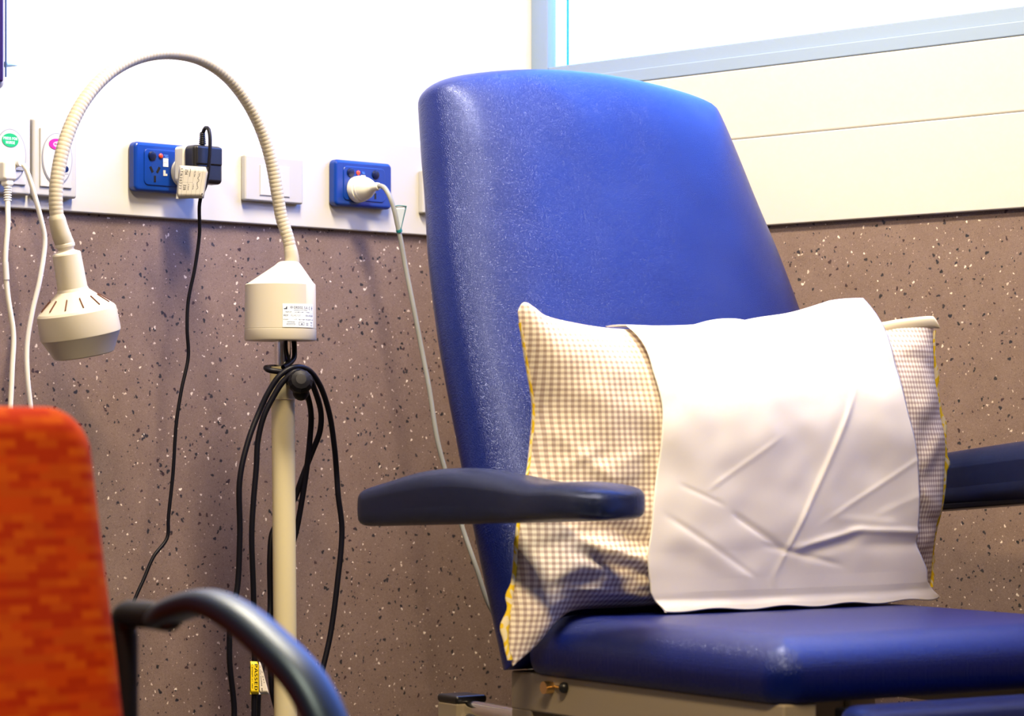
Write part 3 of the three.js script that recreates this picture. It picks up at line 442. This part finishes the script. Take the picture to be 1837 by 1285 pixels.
// ------------------------------------------------------------------ on the trunking: nurse call points, sockets, blank plates
const decal = (w, h, m, x, y, z, round) => { const g = round ? new THREE.CylinderGeometry(.5, .5, .0006, 40).rotateX(Math.PI / 2) : new THREE.BoxGeometry(1, 1, .0006); g.scale(w, h, 1); g.translate(x, y, z); return g; };
const ovalShape = (rx, ry, x, y, z, d) => { const s = new THREE.Shape(); s.absellipse(0, 0, rx, ry, 0, Math.PI * 2); const g = new THREE.ExtrudeGeometry(s, { depth: d, bevelEnabled: true, bevelSize: .0008, bevelThickness: .0008, bevelSegments: 2, curveSegments: 40 }); g.translate(x, y, z); return g; };
const oval2d = (rx, ry, x, y, z) => { const s = new THREE.Shape(); s.absellipse(0, 0, rx, ry, 0, Math.PI * 2); const g = new THREE.ExtrudeGeometry(s, { depth: .0005, bevelEnabled: false, curveSegments: 40 }); const p = g.attributes.position, uv = g.attributes.uv; for (let i = 0; i < p.count; i++) uv.setXY(i, p.getX(i) / rx / 2 + .5, p.getY(i) / ry / 2 + .5); g.translate(x, y, z); return g; };
const ringGeo = (rx, ry, w, x, y, z) => { const s = new THREE.Shape(); s.absellipse(0, 0, rx, ry, 0, Math.PI * 2); const h = new THREE.Path(); h.absellipse(0, 0, rx - w, ry - w, 0, Math.PI * 2, true); s.holes.push(h); const g = new THREE.ExtrudeGeometry(s, { depth: .0012, bevelEnabled: false, curveSegments: 48 }); g.translate(x, y, z); return g; };
function nursePoint(x, label, kind) {
  const y = 1.1395, t = thing('nurse_call_point', label, 'nurse call', [x, y, T]);
  part('back_plate', box(-.0365, .0365, -.0535, .0535, .0002, .0125, .004), M.white, t);
  part('cover', box(-.0265, .0265, -.0405, .0405, .0120, .0152, .0022), M.whiteInner, t);
  part('rim', ringGeo(.0252, .0355, .0011, .0005, -.001, .0150), M.groove, t, 'thin grey oval outline');
  part('button_panel', ovalShape(.0232, .0335, .0005, -.001, .0148, .0014), M.whiteInner, t);
  const lbl = canvasTex(256, 160, (c, w, h) => { c.fillStyle = kind ? '#d8188c' : '#12a05c'; c.fillRect(0, 0, w, h); if (kind) { c.fillStyle = '#f4a8dc'; c.beginPath(); c.ellipse(w * .58, h * .52, 84, 46, 0, 0, 7); c.fill(); } c.fillStyle = kind ? '#a8106c' : '#d8fff0'; c.font = 'bold 46px sans-serif'; c.textAlign = 'center'; if (kind) strokes(c, w * .34, 96, w * .42, 34, 18); else { c.fillText('PRESS FOR', w / 2, 76, 224); c.fillText('NURSE', w / 2, 124, 150); } });
  part('button_label', oval2d(.0132, kind ? .0075 : .0092, -.0008, .0190, .0172), mat(1, 1, 1, .4, { map: lbl }), t, kind ? 'pink oval label' : 'green oval label PRESS FOR NURSE');
  const jk = new THREE.CylinderGeometry(.0042, .0042, .0012, 24).rotateX(Math.PI / 2).translate(.0145, -.0142, .0168); part('jack', jk, M.socketDark, t);
  if (kind) part('jack_mark', box(.0105, .0185, -.0212, -.0202, .0166, .0172), M.groove, t); else part('hook_bar', box(-.020, .021, -.0215, -.0165, .0166, .0190, .001), M.groove, t);
  return t;
}
nursePoint(-1.0245, 'white nurse call plate with green oval button, two cords plugged in', 0);
nursePoint(-.9480, 'white nurse call plate with pink oval label and empty jack behind the gooseneck', 1);
{ // plug with two cords in the first call point
  const t = thing('nurse_call_plug', 'white double plug with two white cords hanging from the nurse call plate', 'plug', [-1.0385, 1.12, .040]);
  roomPart('plug_body', [box(-1.0500, -1.0285, 1.1015, 1.1290, .0305, .052, .005), box(-1.0455, -1.0320, 1.094, 1.104, .035, .050, .004), new THREE.CylinderGeometry(.0052, .0062, .020, 24).rotateX(Math.PI / 2).translate(-1.0265, 1.1262, .048)], M.whiteCord, t);
  for (let k = 0; k < 6; k++) roomPart('strain_relief', new THREE.TorusGeometry(.0044, .0011, 8, 20).rotateX(Math.PI / 2).translate(-1.0395, 1.0925 - k * .0034, .0445), M.whiteCord, t);
  roomPart('cord', tube([[-1.0395, 1.098, .044], [-1.0405, 1.072, .046], [-1.043, 1.045, .05], [-1.047, .992, .05], [-1.043, .947, .05], [-1.034, .895, .05], [-1.036, .85, .05], [-1.039, .795, .05], [-1.043, .745, .05], [-1.045, .67, .05], [-1.05, .5, .05], [-1.05, .3, .045]], .0036, 120), M.whiteCord, t);
  roomPart('cord', tube([[-1.0265, 1.1262, .054], [-1.022, 1.121, .0585], [-1.0145, 1.104, .060], [-1.007, 1.084, .06], [-.995, 1.047, .06], [-.99, 1.024, .06], [-.998, .971, .06], [-1.007, .926, .055], [-1.012, .881, .05], [-1.011, .835, .05], [-1.006, .795, .05], [-1.002, .745, .05], [-1, .669, .05], [-1.005, .5, .05], [-1.03, .3, .046]], .0036, 130), M.whiteCord, t);
  const ct = canvasTex(64, 256, (c, w, h) => { c.fillStyle = '#dcdce0'; c.fillRect(0, 0, w, h); c.fillStyle = '#222'; c.save(); c.translate(20, 8); c.rotate(Math.PI / 2); c.font = 'bold 24px sans-serif'; c.fillText('BATCH No 1071', 0, 4, 236); c.restore(); });
  const sl = new THREE.CylinderGeometry(.0041, .0041, .024, 24, 1, true, 0, 6.283); sl.rotateZ(.06); sl.rotateY(-.5); roomPart('cord_label', sl.translate(-1.0462, .980, .0503), mat(1, 1, 1, .5, { map: ct }), t, 'printed sleeve on the cord');
}
function blueSocket(x, label, stickers) {
  const y = 1.1378, t = thing('power_socket', label, 'power socket', [x, y, T]);
  // plate with a sloped border
  const s = (w, h, r) => { const q = new THREE.Shape(); q.moveTo(-w + r, -h); q.lineTo(w - r, -h); q.absarc(w - r, -h + r, r, -Math.PI / 2, 0); q.lineTo(w, h - r); q.absarc(w - r, h - r, r, 0, Math.PI / 2); q.lineTo(-w + r, h); q.absarc(-w + r, h - r, r, Math.PI / 2, Math.PI); q.lineTo(-w, -h + r); q.absarc(-w + r, -h + r, r, Math.PI, Math.PI * 1.5); return q; };
  const pl = new THREE.ExtrudeGeometry(s(.0525, .0300, .003), { depth: .0075, bevelEnabled: true, bevelSize: .0048, bevelThickness: .0045, bevelSegments: 4, curveSegments: 6 }); pl.translate(0, 0, .0002 + .0045);
  pl.translate(0, 0, 0); part('plate', pl, M.socket, t);
  const inn = new THREE.ExtrudeGeometry(s(.0405, .0245, .006), { depth: .0012, bevelEnabled: true, bevelSize: .0012, bevelThickness: .0012, bevelSegments: 3, curveSegments: 8 }); inn.translate(0, 0, .0157); part('face', inn, M.socket, t);
  for (const k of [-1, 1]) {
    const sw = lathed([[0, .003], [.004, .003], [.0060, .0022], [.0068, .0], [.0068, -.003]], 32, .4); sw.rotateX(Math.PI / 2 + .18); sw.translate(k * .0250 - .0035, .0155, .0185); part('switch', sw, M.socketDark, t);
    const out = part('outlet', [box(-.0018, .0018, -.0045, .0045, 0, .0006).rotateZ(.52).translate(k * .0225 - .0070, -.0035, .0180), box(-.0018, .0018, -.0045, .0045, 0, .0006).rotateZ(-.52).translate(k * .0225 + .0050, -.0035, .0180), box(-.0017, .0017, -.0045, .0045, 0, .0006).translate(k * .0225 - .001, -.0165, .0180)], M.black, t);
  }
  const neon = new THREE.SphereGeometry(.0036, 20, 12).scale(1, 1, .6).translate(-.0135, .0165, .0190); part('neon', neon, M.red, t, 'small red indicator light');
  const st = canvasTex(96, 128, (c, w, h) => { c.fillStyle = '#eef4fb'; c.fillRect(0, 0, w, h); c.fillStyle = '#33405c'; c.font = 'bold 40px sans-serif'; c.textAlign = 'center'; c.fillText('KIO', w / 2, 78, 80); });
  const tx = canvasTex(128, 64, (c, w, h) => { c.fillStyle = '#0a2f86'; c.fillRect(0, 0, w, h); c.fillStyle = '#4e86e0'; c.font = 'bold 26px sans-serif'; c.textAlign = 'center'; c.fillText('POWER', w / 2, 26); strokes(c, 10, 56, 108, 22, 19); });
  if (stickers) {
    part('sticker', decal(.0088, .0118, 0, -.0045, .0078, .0184), mat(1, 1, 1, .5, { map: st }), t, 'white sticker');
    part('print', decal(.0108, .0055, 0, -.0040, .0168, .0183), mat(1, 1, 1, .5, { map: tx }), t);
    part('sticker', [decal(.0040, .0080, 0, -.0068, -.0072, .0184), decal(.0030, .0030, 0, -.0032, -.0095, .0184)], M.whiteInner, t, 'torn scrap of white sticker');
  } else { part('sticker', decal(.0090, .0075, 0, -.0030, .0100, .0184), M.whiteInner, t, 'white sticker'); part('print', decal(.0090, .0045, 0, -.0030, .0170, .0183), mat(1, 1, 1, .5, { map: tx }), t); }
}
blueSocket(-.7585, 'blue double power socket holding the black power adapter', true);
blueSocket(-.3872, 'blue double power socket with the white round plug, beside the blue chair', false);
function blank(x, label) { const t = thing('blank_plate', label, 'wall plate', [x, 1.1350, T]); part('plate', box(-.055, .055, -.0335, .0335, .0002, .0115, .003), M.white, t); part('insert', [box(-.028, .028, -.0245, .020, .0112, .0128, .0014)], M.whiteInner, t); part('seam', [box(-.0285, .0285, -.0252, -.0247, .0112, .0122)], M.groove, t); }
blank(-.5575, 'blank white wall plate behind the gooseneck, between the two blue sockets');
blank(-.2065, 'white wall plate mostly hidden behind the blue backrest');

{ // travel adapter with power supply, tag and cord
  const t = thing('power_adapter', 'black power adapter on a white travel plug with handwritten tag and thin black cord', 'power adapter', [-.738, 1.135, .03]);
  const disc = lathed([[0, .018], [.010, .018], [.0165, .014], [.0205, .006], [.0212, .0], [0, .0]], 40); disc.rotateX(Math.PI / 2); disc.translate(-.7325, 1.1330, .0310); roomPart('travel_plug', [disc, box(-.7605, -.7150, 1.1175, 1.1675, .0455, .0700, .005)], M.plugWhite, t, 'white travel plug');
  roomPart('adapter_body', [box(-.7610, -.7095, 1.1135, 1.1675, .0685, .0945, .0065), box(-.7585, -.7120, 1.1390, 1.1655, .0900, .0962, .003)], M.black, t);
  const rel2 = []; for (let k = 0; k < 6; k++) rel2.push(new THREE.TorusGeometry(.0042 - k * .00022, .0011, 8, 18).rotateX(Math.PI / 2).translate(-.7405, 1.170 + k * .0027, .086));
  rel2.push(rod([-.7405, 1.1655, .086], [-.7405, 1.186, .086], .0034, 14)); roomPart('strain_relief', rel2, M.black, t);
  roomPart('cord', tube([[-.7405, 1.180, .086], [-.7405, 1.187, .088], [-.741, 1.192, .094], [-.742, 1.190, .101], [-.743, 1.179, .106], [-.745, 1.143, .107], [-.748, 1.112, .104], [-.756, 1.087, .1], [-.749, 1.042, .09], [-.753, .995, .085], [-.761, .948, .08], [-.763, .909, .08], [-.761, .87, .08], [-.773, .823, .08], [-.782, .776, .08], [-.788, .705, .08], [-.796, .643, .08], [-.798, .616, .08], [-.822, .59, .08], [-.839, .559, .08], [-.851, .538, .08], [-.87, .499, .08], [-.887, .439, .085], [-.9, .3, .09], [-.91, .12, .08], [-.92, .01, .10], [-.98, .004, .14]], .0026, 260, 10), M.cordBlack, t);
  const tg = canvasTex(384, 448, (c, w, h) => {
    c.fillStyle = '#f3efe6'; c.fillRect(0, 0, w, h); c.strokeStyle = '#55534f'; c.lineWidth = 2; c.strokeRect(14, 22, w - 80, h - 56);
    for (const x of [70, 136, 204, 262]) { c.beginPath(); c.moveTo(x, 22); c.lineTo(x, h - 34); c.stroke(); } c.beginPath(); c.moveTo(14, 226); c.lineTo(204, 226); c.stroke();
    c.fillStyle = '#1a1a22'; const down = (s, x, y, f, mx) => { c.save(); c.translate(x, y); c.rotate(Math.PI / 2); c.font = f; c.fillText(s, 0, 0, mx); c.restore(); };
    down('K T N 2 8 7 7 7', 26, 32, 'bold 44px sans-serif', 376); down('254', 88, 46, 'bold 48px sans-serif', 150); down('228', 86, 256, 'bold 48px sans-serif', 140);
    const tiny = (x, y, w, k) => { c.save(); c.translate(x, y); c.rotate(Math.PI / 2); strokes(c, 0, 0, w, 12, k); c.restore(); }; tiny(148, 40, 110, 14); tiny(148, 246, 90, 15); tiny(212, 40, 110, 16); tiny(212, 246, 80, 17);
    c.strokeStyle = '#14141c'; c.lineWidth = 6; c.beginPath(); let y = 92, x = 276; c.moveTo(x, y); const R = rng(3); for (let k = 0; k < 15; k++) { x = 262 + R() * 30 - k * .6; y += 10 + R() * 12; c.lineTo(x, y); } c.stroke();
    c.fillStyle = '#14141c'; c.fillRect(w - 40, h - 76, 14, 26);
  });
  const q = [[-.7816, 1.1365, .0867], [-.7521, 1.1338, .1156], [-.7571, 1.0901, .1107], [-.785, 1.0897, .0834]], cu = (u, v) => { const k = .0016 * Math.sin(Math.PI * u); return [0, 1, 2].map((i) => lerp(lerp(q[3][i], q[2][i], u), lerp(q[0][i], q[1][i], u), v) + [-.7, 0, .714][i] * (k + .0035)); };
  const f = gridGeo(10, 6, cu), bq = gridGeo(10, 6, (u, v, i, j) => { const p = cu(u, v), rm = i === 0 || j === 0 || i === 10 || j === 6; return rm ? p : [p[0] + .0004, p[1], p[2] - .0004]; }, null, true);
  roomPart('tag', closeSheets(f, bq), mat(.66, .66, .66, .6, { map: tg }), t, 'white paper tag with handwriting');
}
{ // white plug with grey cable
  const t = thing('power_plug', 'white round power plug with a grey cable trailing down behind the blue chair', 'plug', [-.4035, 1.129, .032]);
  const g = lathed([[0, .050], [.0052, .050], [.0060, .046], [.0062, .040], [.0075, .036], [.0125, .030], [.0165, .022], [.0178, .0165], [.0183, .0160], [.0183, .0110], [.0196, .0105], [.0200, .006], [.0196, .0], [0, .0]], 48, .45); g.rotateX(Math.PI / 2 - .04); g.translate(-.4035, 1.129, .0312); roomPart('plug_body', g, M.plugWhite, t);
  roomPart('cord', tube([[-.4035, 1.131, .076], [-.404, 1.131, .086], [-.406, 1.126, .098], [-.404, 1.112, .107], [-.398, 1.092, .110], [-.393, 1.075, .11], [-.386, 1.051, .11], [-.377, 1.014, .11], [-.366, .956, .115], [-.354, .893, .12], [-.346, .827, .13], [-.339, .752, .14], [-.327, .693, .15], [-.315, .619, .17], [-.306, .561, .19], [-.287, .502, .2], [-.262, .469, .21], [-.225, .411, .22], [-.21, .2, .22], [-.22, .02, .2], [-.26, .005, .2]], .0037, 220, 12), M.greyCord, t);
  const q = [[-.4005, 1.0985, .110], [-.3870, 1.0995, .124], [-.3890, 1.0640, .1135], [-.3905, 1.0640, .112]], cu = (u, v) => [0, 1, 2].map((k) => lerp(lerp(q[3][k], q[2][k], u), lerp(q[0][k], q[1][k], u), v));
  const fl = roomPart('cable_flag', closeSheets(gridGeo(6, 8, cu), gridGeo(6, 8, (u, v, i, j) => { const p = cu(u, v), rm = i === 0 || i === 6 || j === 0 || j === 8; return rm ? p : [p[0] + .0003, p[1], p[2] - .0003]; }, null, true)), mat(.78, .84, .86, .25, { transmission: .6, thickness: 0 }), t, 'clear folded cable flag');
  roomPart('flag_edge', [capped([q[0], [-.396, 1.1005, .116], q[1]], .0007, 16, 8), capped([q[1], [-.3875, 1.085, .1195], q[2]], .0006, 16, 8), capped([q[0], [-.396, 1.081, .111], q[3]], .0005, 16, 8), rod([-.3900, 1.0655, .1105], [-.3885, 1.0615, .1105], .0046, 16)], mat(.01, .16, .18, .4), t, 'dark teal edge of the flag');
}
{ // panel at the far left of the wall
  const t = thing('wall_panel', 'dark purple wall-mounted panel with white rounded rim above the nurse call plates', 'wall panel', [-1.1935, 1.352, 0]);
  part('case', box(-.155, .1555, -.128, .30, .0005, .042, .012), mat(.34, .34, .40, .4), t);
  part('screen', box(-.150, .1470, -.118, .292, .030, .0460, .003), M.purple, t, 'dark purple front');
  part('edge_trim', box(.1550, .1558, -.110, .30, .036, .0400, .0002), mat(.10, .18, .45, .4, { specularIntensity: .3 }), t, 'thin blue edge line');
  const sp = new THREE.ConeGeometry(.0045, .022, 20).rotateZ(-Math.PI / 2).translate(.1670, -.0925, .036); part('hook', sp, M.paleBlue, t, 'pale blue pointed peg');
}

// ------------------------------------------------------------------ orange visitor chair in front
{
  const OX = -2.098, OZ = 1.393, t = thing('visitor_chair', 'orange woven fabric visitor chair with looped black armrest, nearest the camera', 'chair', [OX, 0, OZ]);
  const w0 = .2345, hw = (v) => { const L = .40, r = .04; let w = w0 - .010 * smooth(.1, .4, v) - .003 * v; if (v > L - r) w -= r - Math.sqrt(Math.max(0, r * r - (v - L + r) ** 2)); if (v < r) w -= r - Math.sqrt(r * r - (r - v) ** 2); return w; };
  const bk = part('backrest', cushion({ halfW: hw, vTop: .40, front: .022, back: .016, rollF: .026, rollB: .014, crown: .006 }), M.orange, t); bk.position.set(0, .386, .033); bk.rotation.x = rad(-8);
  const st = (v) => { const L = .45, r = .05; let w = .23; if (v < r) w -= r - Math.sqrt(r * r - (r - v) ** 2); if (v > L - r) w -= r - Math.sqrt(Math.max(0, r * r - (v - L + r) ** 2)); return w; };
  part('seat', cushion({ halfW: st, vTop: .45, front: .032, back: .014, rollF: .04, rollB: .014, map: (x, v, h) => [x, .43 + h, v + .05], flip: true }), M.orange, t);
  for (const s of [-1, 1]) {
    const ax = s * .263;
    part('arm_post', [rod([ax, .30, -.020], [ax, .598, -.020], .0118, 24), rod([ax, .598, -.020], [ax, .606, -.020], .0108, 24), rod([s * .2, .31, -.02], [ax, .31, -.02], .010, 16)], M.darkMetal, t);
    part('arm_elbow', [capped([[ax, .604, -.020], [ax, .612, -.018], [ax, .614, .004], [ax, .6125, .040]], .0112, 30, 20)], M.darkMetal, t);
    const cl = [[.012, .606], [.030, .612], [.052, .6205], [.088, .627], [.127, .618], [.170, .597], [.210, .571], [.235, .5415], [.252, .505], [.258, .46], [.250, .42], [.232, .39]];
    const cv = new THREE.CatmullRomCurve3(cl.map(([z, y]) => V(ax, y, z)), false, 'centripetal'), rings = [], n = 90;
    for (let i = 0; i <= n; i++) { const p = cv.getPointAt(i / n), d = cv.getTangentAt(i / n), e = Math.min(1, i / 10, (n - i) / 4 + .02), k = Math.max(.08, Math.sqrt(1 - (1 - e) ** 2)); rings.push({ c: p.toArray(), side: [1, 0, 0], up: [0, d.z, -d.y], hw: .019 * k, hh: lerp(.0105, .0125, smooth(.1, .5, i / n)) * k, e: .8 }); }
    part('arm_pad', loft(rings, 32, .8), M.armPad, t);
    for (const z of [.03, .46]) part('leg', rod([s * .205, .415, z], [s * .235, .002, z + (z > .2 ? .03 : -.06)], .011, 18), M.darkMetal, t);
    part('back_strut', [rod([s * .15, .40, .002], [s * .15, .56, -.024], .009, 16), rod([s * .15, .405, .0], [s * .15, .410, .08], .009, 16)], M.darkMetal, t);
  }
}

scene.traverse((o) => { if (o.isMesh) { o.castShadow = true; o.receiveShadow = true; } if (o.isLight && o.shadow) o.castShadow = true; });
renderer.render(scene, camera);
